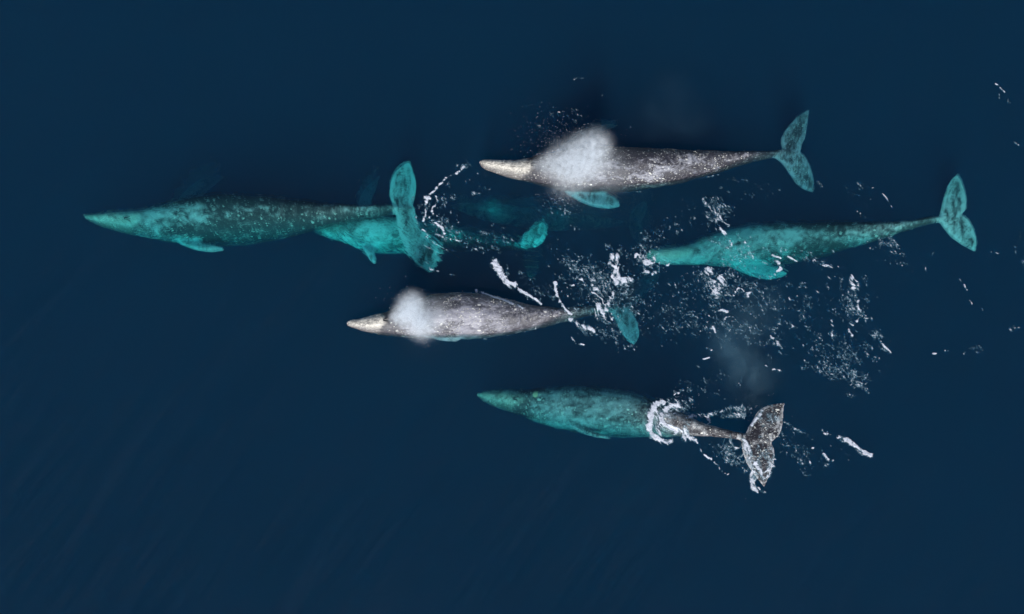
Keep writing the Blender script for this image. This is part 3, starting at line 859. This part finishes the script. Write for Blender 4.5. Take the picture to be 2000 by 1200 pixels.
tot += foam('ring of white water where the bottom whale breaks the surface', [
    ('line', [(1298, 786), (1282, 790), (1272, 802), (1267, 820), (1266, 838), (1274, 852), (1290, 860), (1304, 864)], 7, 1.25),
    ('line', [(1320, 790), (1305, 797), (1290, 815), (1296, 830), (1315, 842), (1335, 855)], 7, 1.1), ('line', [(1300, 784), (1324, 784), (1330, 795)], 5.0, .85),
    ('line', [(1330, 845), (1345, 858), (1358, 855)], 6, .95), ('line', [(1283, 805), (1280, 830), (1290, 850)], 7, .85),
    ('line', [(1340, 820), (1355, 812), (1382, 812), (1384, 828)], 4.5, .8), ('blob', (1365, 824), 20, 12, 0, .62),
    ('blob', (1323, 765), 2.6, 2.6, 0, 1.6), ('blob', (1315, 769), 2, 2, 0, 1.4),
    (SP, (1310, 810), 34, 36, 20, 190, 1.7), (SP, (1330, 800), 24, 30, 40, 60, 1.6)], 30, scale=1.1)
tot += foam('foam flecks drawn out between the splash ring and the lifted fluke', [
    ('line', [(1358, 860), (1368, 880), (1380, 893), (1388, 896)], 2.0, 1.0), ('line', [(1395, 902), (1410, 918), (1420, 925), (1438, 934)], 1.9, .9),
    ('line', [(1385, 812), (1405, 805), (1425, 798), (1450, 800), (1475, 797)], 4.5, .62), ('blob', (1428, 796), 7, 5, 0, .8),
    ('line', [(1424, 860), (1436, 872), (1450, 880)], 3, .65), ('line', [(1450, 868), (1452, 890), (1460, 910), (1470, 930)], 6, .8),
    ('line', [(1470, 935), (1472, 950), (1480, 958)], 4.5, 1.1), ('line', [(1482, 952), (1490, 957), (1497, 962)], 2.2, 1.1),
    (SP, (1430, 885), 40, 22, 40, 150, 1.7), (SP, (1440, 805), 60, 12, -5, 110, 1.7), (SP, (1470, 910), 16, 30, 0, 70, 1.7), (SP, (1345, 760), 40, 20, 40, 30, 1.4)], 31)
tot += foam('white crusty water running off the edges of the lifted fluke', [
    ('line', [(1476, 797), (1484, 806), (1478, 820), (1466, 838)], 3.5, .9), ('line', [(1500, 794), (1528, 790)], 3.5, .8),
    ('line', [(1456, 880), (1464, 903), (1476, 922), (1488, 940)], 4.5, .95), ('line', [(1511, 900), (1504, 918), (1494, 938)], 5, .85), ('blob', (1492, 918), 9, 16, 20, .7),
    (SP, (1500, 825), 16, 22, 30, 80, 1.5), (SP, (1488, 895), 15, 24, 0, 90, 1.5)], 32)
tot += foam('bright elongated foam streak right of the lifted fluke', [
    ('line', [(1608, 842), (1612, 847), (1622, 849)], 2.8, 1.1), ('line', [(1640, 854), (1650, 857), (1662, 864), (1672, 871), (1684, 880), (1700, 888)], 4.2, 1.2),
    ('line', [(1590, 876), (1604, 880), (1610, 890), (1620, 900), (1627, 900)], 2.6, 1.0), ('line', [(1583, 903), (1592, 913)], 2, .9),
    (SP, (1560, 885), 55, 34, 30, 90, 1.5), (SP, (1655, 880), 40, 20, 30, 30, 1.5), (SP, (1560, 840), 60, 10, 25, 34, 1.5)], 33, scale=1.5)
tot += foam('loose foam flecks and painted glints strewn round the tail of the rightmost whale', [
    ('line', [(1705, 370), (1722, 380), (1733, 396), (1740, 408)], 1.6, .75), ('line', [(1786, 380), (1795, 392), (1802, 404)], 1.6, .7), ('line', [(1700, 470), (1725, 490)], 2, .6),
    ('line', [(1875, 545), (1883, 556), (1890, 566)], 1.8, .95), ('line', [(1896, 586), (1901, 594)], 1.5, .9), ('line', [(1914, 596), (1920, 606)], 1.8, .9), ('line', [(1938, 491), (1955, 496)], 2, .9),
    (SP, (1735, 470), 30, 30, 60, 60, 1.7), (SP, (1740, 510), 80, 40, 10, 40, 1.6), (SP, (1480, 365), 60, 20, 20, 26, 1.6), (SP, (1600, 362), 8, 5, 30, 6, 2),
    (SP, (1690, 380), 60, 40, 30, 26, 1.5), (SP, (1990, 480), 10, 50, 0, 12, 1.5), (SP, (1980, 640), 30, 14, 0, 14, 1.3)], 34)
tot += foam('thin pale lines painting ripple glints, fanning out from the lower tip of the left whale tail', [
    ('line', [(812, 425), (818, 445), (830, 462), (852, 478), (875, 490)], 1.7, .62), ('line', [(798, 488), (818, 500), (838, 516)], 1.3, .5), ('line', [(806, 482), (830, 492), (850, 508)], 1.3, .5),  # pale foam strokes stand in for glints and refracted light on ripples
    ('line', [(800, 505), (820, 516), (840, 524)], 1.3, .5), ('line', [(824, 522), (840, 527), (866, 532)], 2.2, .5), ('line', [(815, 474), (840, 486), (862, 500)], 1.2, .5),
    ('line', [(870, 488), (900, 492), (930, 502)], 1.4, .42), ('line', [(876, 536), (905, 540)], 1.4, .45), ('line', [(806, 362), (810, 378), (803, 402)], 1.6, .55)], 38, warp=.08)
tot += foam('few bright flecks near the right edge at the top', [
    ('line', [(1945, 164), (1951, 167)], 1.6, 1.0), ('line', [(1954, 173), (1961, 181)], 2.0, 1.2), ('line', [(1971, 182), (1974, 186)], 1.5, .9), ('line', [(1976, 228), (1983, 235)], 1.6, .9), ('line', [(1980, 275), (1988, 282)], 1.6, .8),
    (SP, (1960, 200), 14, 40, 0, 12, 1.3)], 35)
tot += foam('thin broken foam line near the right edge below the middle', [
    ('line', [(1710, 652), (1716, 663), (1726, 676), (1740, 688)], 2.2, .8), ('blob', (1825, 694), 4, 2.4, 0, 1.5), ('line', [(1840, 686), (1855, 684)], 1.8, .65), ('line', [(1880, 694), (1892, 682), (1910, 677), (1922, 676)], 1.6, .62),
    (SP, (1730, 685), 16, 10, 30, 12, 1.5), (SP, (1908, 683), 18, 8, 0, 14, 1.3)], 36)
tot += foam('thin pale strokes painting the light on ripple crests above the blow of the top whale', [
    ('line', [(1114, 159), (1130, 152), (1152, 152)], 1.6, .55), ('line', [(1178, 187), (1212, 188)], 1.5, .5), ('line', [(1020, 210), (1045, 203), (1065, 196)], 1.4, .4), ('line', [(1090, 218), (1112, 214)], 1.5, .5),  # light on the wake ripples, drawn as faint foam strokes
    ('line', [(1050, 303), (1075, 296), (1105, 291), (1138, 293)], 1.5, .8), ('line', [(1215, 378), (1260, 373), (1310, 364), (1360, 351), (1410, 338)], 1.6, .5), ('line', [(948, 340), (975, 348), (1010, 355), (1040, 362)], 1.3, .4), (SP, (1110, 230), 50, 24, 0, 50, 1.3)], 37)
print('foam quads', tot)

# ------------------------------------------------------------------ blows: clouds of fine spray in the air
def hull_volume(name, pts, mat, label, cat, kind=None):
    """pts: (x, y, z, r) spheres; the hull encloses them"""
    c0 = np.mean([p[:3] for p in pts], axis=0)
    bm = bmesh.new()
    for p in pts:
        ret = bmesh.ops.create_icosphere(bm, subdivisions=2, radius=p[3] * 1.02)
        for v in ret['verts']:
            v.co += Vector(np.array(p[:3]) - c0)
    r = bmesh.ops.convex_hull(bm, input=bm.verts)
    junk = list({g for g in r['geom_interior'] + r['geom_unused'] if isinstance(g, bmesh.types.BMVert)})
    bmesh.ops.delete(bm, geom=junk, context='VERTS')
    inner = [f for f in bm.faces if len([1 for e in f.edges if len(e.link_faces) > 2])]
    me = bpy.data.meshes.new(name)
    bm.to_mesh(me); bm.free()
    me.materials.append(mat)
    # rebuild a clean hull
    bm = bmesh.new()
    for v in me.vertices:
        bm.verts.new(v.co)
    r = bmesh.ops.convex_hull(bm, input=bm.verts)
    bm.to_mesh(me); bm.free()
    o = bpy.data.objects.new(name, me)
    COL.objects.link(o)
    o.location = c0
    tag(o, label, cat, kind=kind)
    return o, c0


def mist_mat(name, pts, c0, dens, scale=2.2, lo=0.35, hi=0.65, aniso=-0.25, floor=0.3, power=1.25, tint=(0.90, 0.95, 1.0)):
    g = N(name)
    tc = g.n('TexCoord').outputs['Object']
    total = None
    for p in pts:
        d = g.n('VectorMath', operation='DISTANCE', ins={0: tc, 1: tuple(np.array(p[:3]) - c0)}).outputs['Value']
        f = g.ss(d, 0.0, p[3], p[4], 0.0)
        total = f if total is None else g.math('ADD', total, f)
    n_ = g.n('TexNoise', ins={'Vector': tc, 'Scale': scale, 'Detail': 5.0, 'Roughness': 0.7, 'Distortion': 0.5}).outputs[0]
    n_ = g.ss(n_, lo, hi, floor, 1.0)
    f = g.math('MULTIPLY', g.math('MULTIPLY', g.math('POWER', total, power), n_), dens)
    vol = g.n('VolumePrincipled', ins={'Color': tuple(tint) + (1,), 'Density': f, 'Anisotropy': aniso})
    g.put(g.out.inputs['Volume'], vol)
    return g.m


def puff(px, py, z, rpx, wgt):
    c = W(px, py, z)
    return (c.x, c.y, c.z, rpx * MPP * (1 - z / 56), wgt)


def blow(name, label, pts, dens, cat='blow', **kw):
    c0 = np.mean([p[:3] for p in pts], axis=0)
    m = mist_mat(name + '_spray', pts, c0, dens, **kw)
    return hull_volume(name, pts, m, label, cat)


blow('blow', 'large white fan-shaped blow of spray over the head of the top whale', [
    puff(1048, 324, .65, 20, .8), puff(1068, 322, .8, 38, .8), puff(1100, 318, 1.0, 56, .8), puff(1135, 325, 1.1, 64, .75), puff(1155, 295, 1.6, 62, .8), puff(1170, 278, 1.9, 46, .55),
    puff(1110, 352, .8, 66, .45), puff(1190, 335, 1.0, 74, .3), puff(1130, 284, 1.4, 46, .35), puff(1100, 292, 1.2, 50, .2)], 2.6, scale=4.5, lo=.38, hi=.68, power=1.6, floor=.10)
blow('blow', 'small round puff of white spray behind the cream snout of the middle whale', [
    puff(768, 622, .5, 16, .9), puff(783, 618, .7, 32, .9), puff(800, 602, 1.0, 44, .8), puff(806, 590, 1.3, 38, .6), puff(812, 628, .9, 46, .7), puff(826, 645, .8, 38, .6), puff(848, 618, .8, 56, .35)], 4.4, scale=5.5, lo=.36, hi=.70, power=1.6, floor=.16)
blow('mist', 'thin veil of drifting mist above the lifted fluke', [
    puff(1440, 690, 1.2, 80, .5), puff(1470, 740, 1.2, 80, .5), puff(1430, 650, 1.2, 70, .4), puff(1490, 610, 1.2, 80, .35), puff(1480, 790, 1.2, 60, .2)], 0.17, cat='mist', scale=0.9, lo=.4, hi=.65, floor=0.1, tint=(0.40, 0.78, 1.0))
blow('mist', 'faint patch of drifting mist right of the large blow', [
    puff(1310, 200, 1.2, 90, .5), puff(1350, 240, 1.2, 70, .5), puff(1270, 250, 1.2, 70, .3)], 0.035, cat='mist', scale=0.8, lo=.4, hi=.65, floor=0.1, tint=(0.40, 0.78, 1.0))

# droplets thrown up around the blows
dm = N('water_drop')
dm.put(dm.out.inputs['Surface'], dm.n('BsdfPrincipled', ins={'Base Color': (0.42, 0.55, 0.68, 1), 'Roughness': 0.7}))


def droplets(label, clusters, seed):
    r = np.random.default_rng(seed)
    co = []; fa = []
    for (px, py, rx, ry, z0, z1, n) in clusters:
        for _ in range(n):
            c = np.array(W(px + r.normal(0, rx), py + r.normal(0, ry), r.uniform(z0, z1)))
            q = r.uniform(.004, .013)
            o = len(co)
            for d in ((1, 0, 0), (-1, 0, 0), (0, 1, 0), (0, -1, 0), (0, 0, 1), (0, 0, -1)):
                co.append(c + np.array(d) * q * r.uniform(.8, 1.3))
            for t in ((0, 2, 4), (2, 1, 4), (1, 3, 4), (3, 0, 4), (2, 0, 5), (1, 2, 5), (3, 1, 5), (0, 3, 5)):
                fa.append(tuple(o + k for k in t))
    me = bpy.data.meshes.new('spray_drops')
    me.from_pydata([tuple(c) for c in co], [], fa)
    o = link('spray_drops', me, dm.m)
    tag(o, label, 'spray', kind='stuff')


droplets('fine water drops scattered round the large blow of the top whale', [(1095, 280, 42, 22, .5, 2, 260), (1150, 300, 45, 40, 1.5, 2.6, 160), (1080, 240, 40, 25, .4, 1.5, 60), (1105, 385, 25, 12, .1, .6, 120), (1150, 395, 50, 12, .1, .4, 40)], 5)
droplets('fine water drops scattered round the small blow of the middle whale', [(795, 605, 24, 24, .6, 1.6, 170), (825, 665, 18, 8, .2, .8, 40)], 6)
droplets('fine water drops thrown over the lifted tail of the bottom whale', [(1490, 860, 30, 45, .2, .9, 90), (1330, 790, 22, 18, .2, .9, 70), (1200, 580, 50, 40, .05, .4, 90), (1400, 560, 60, 40, .05, .3, 80)], 7)
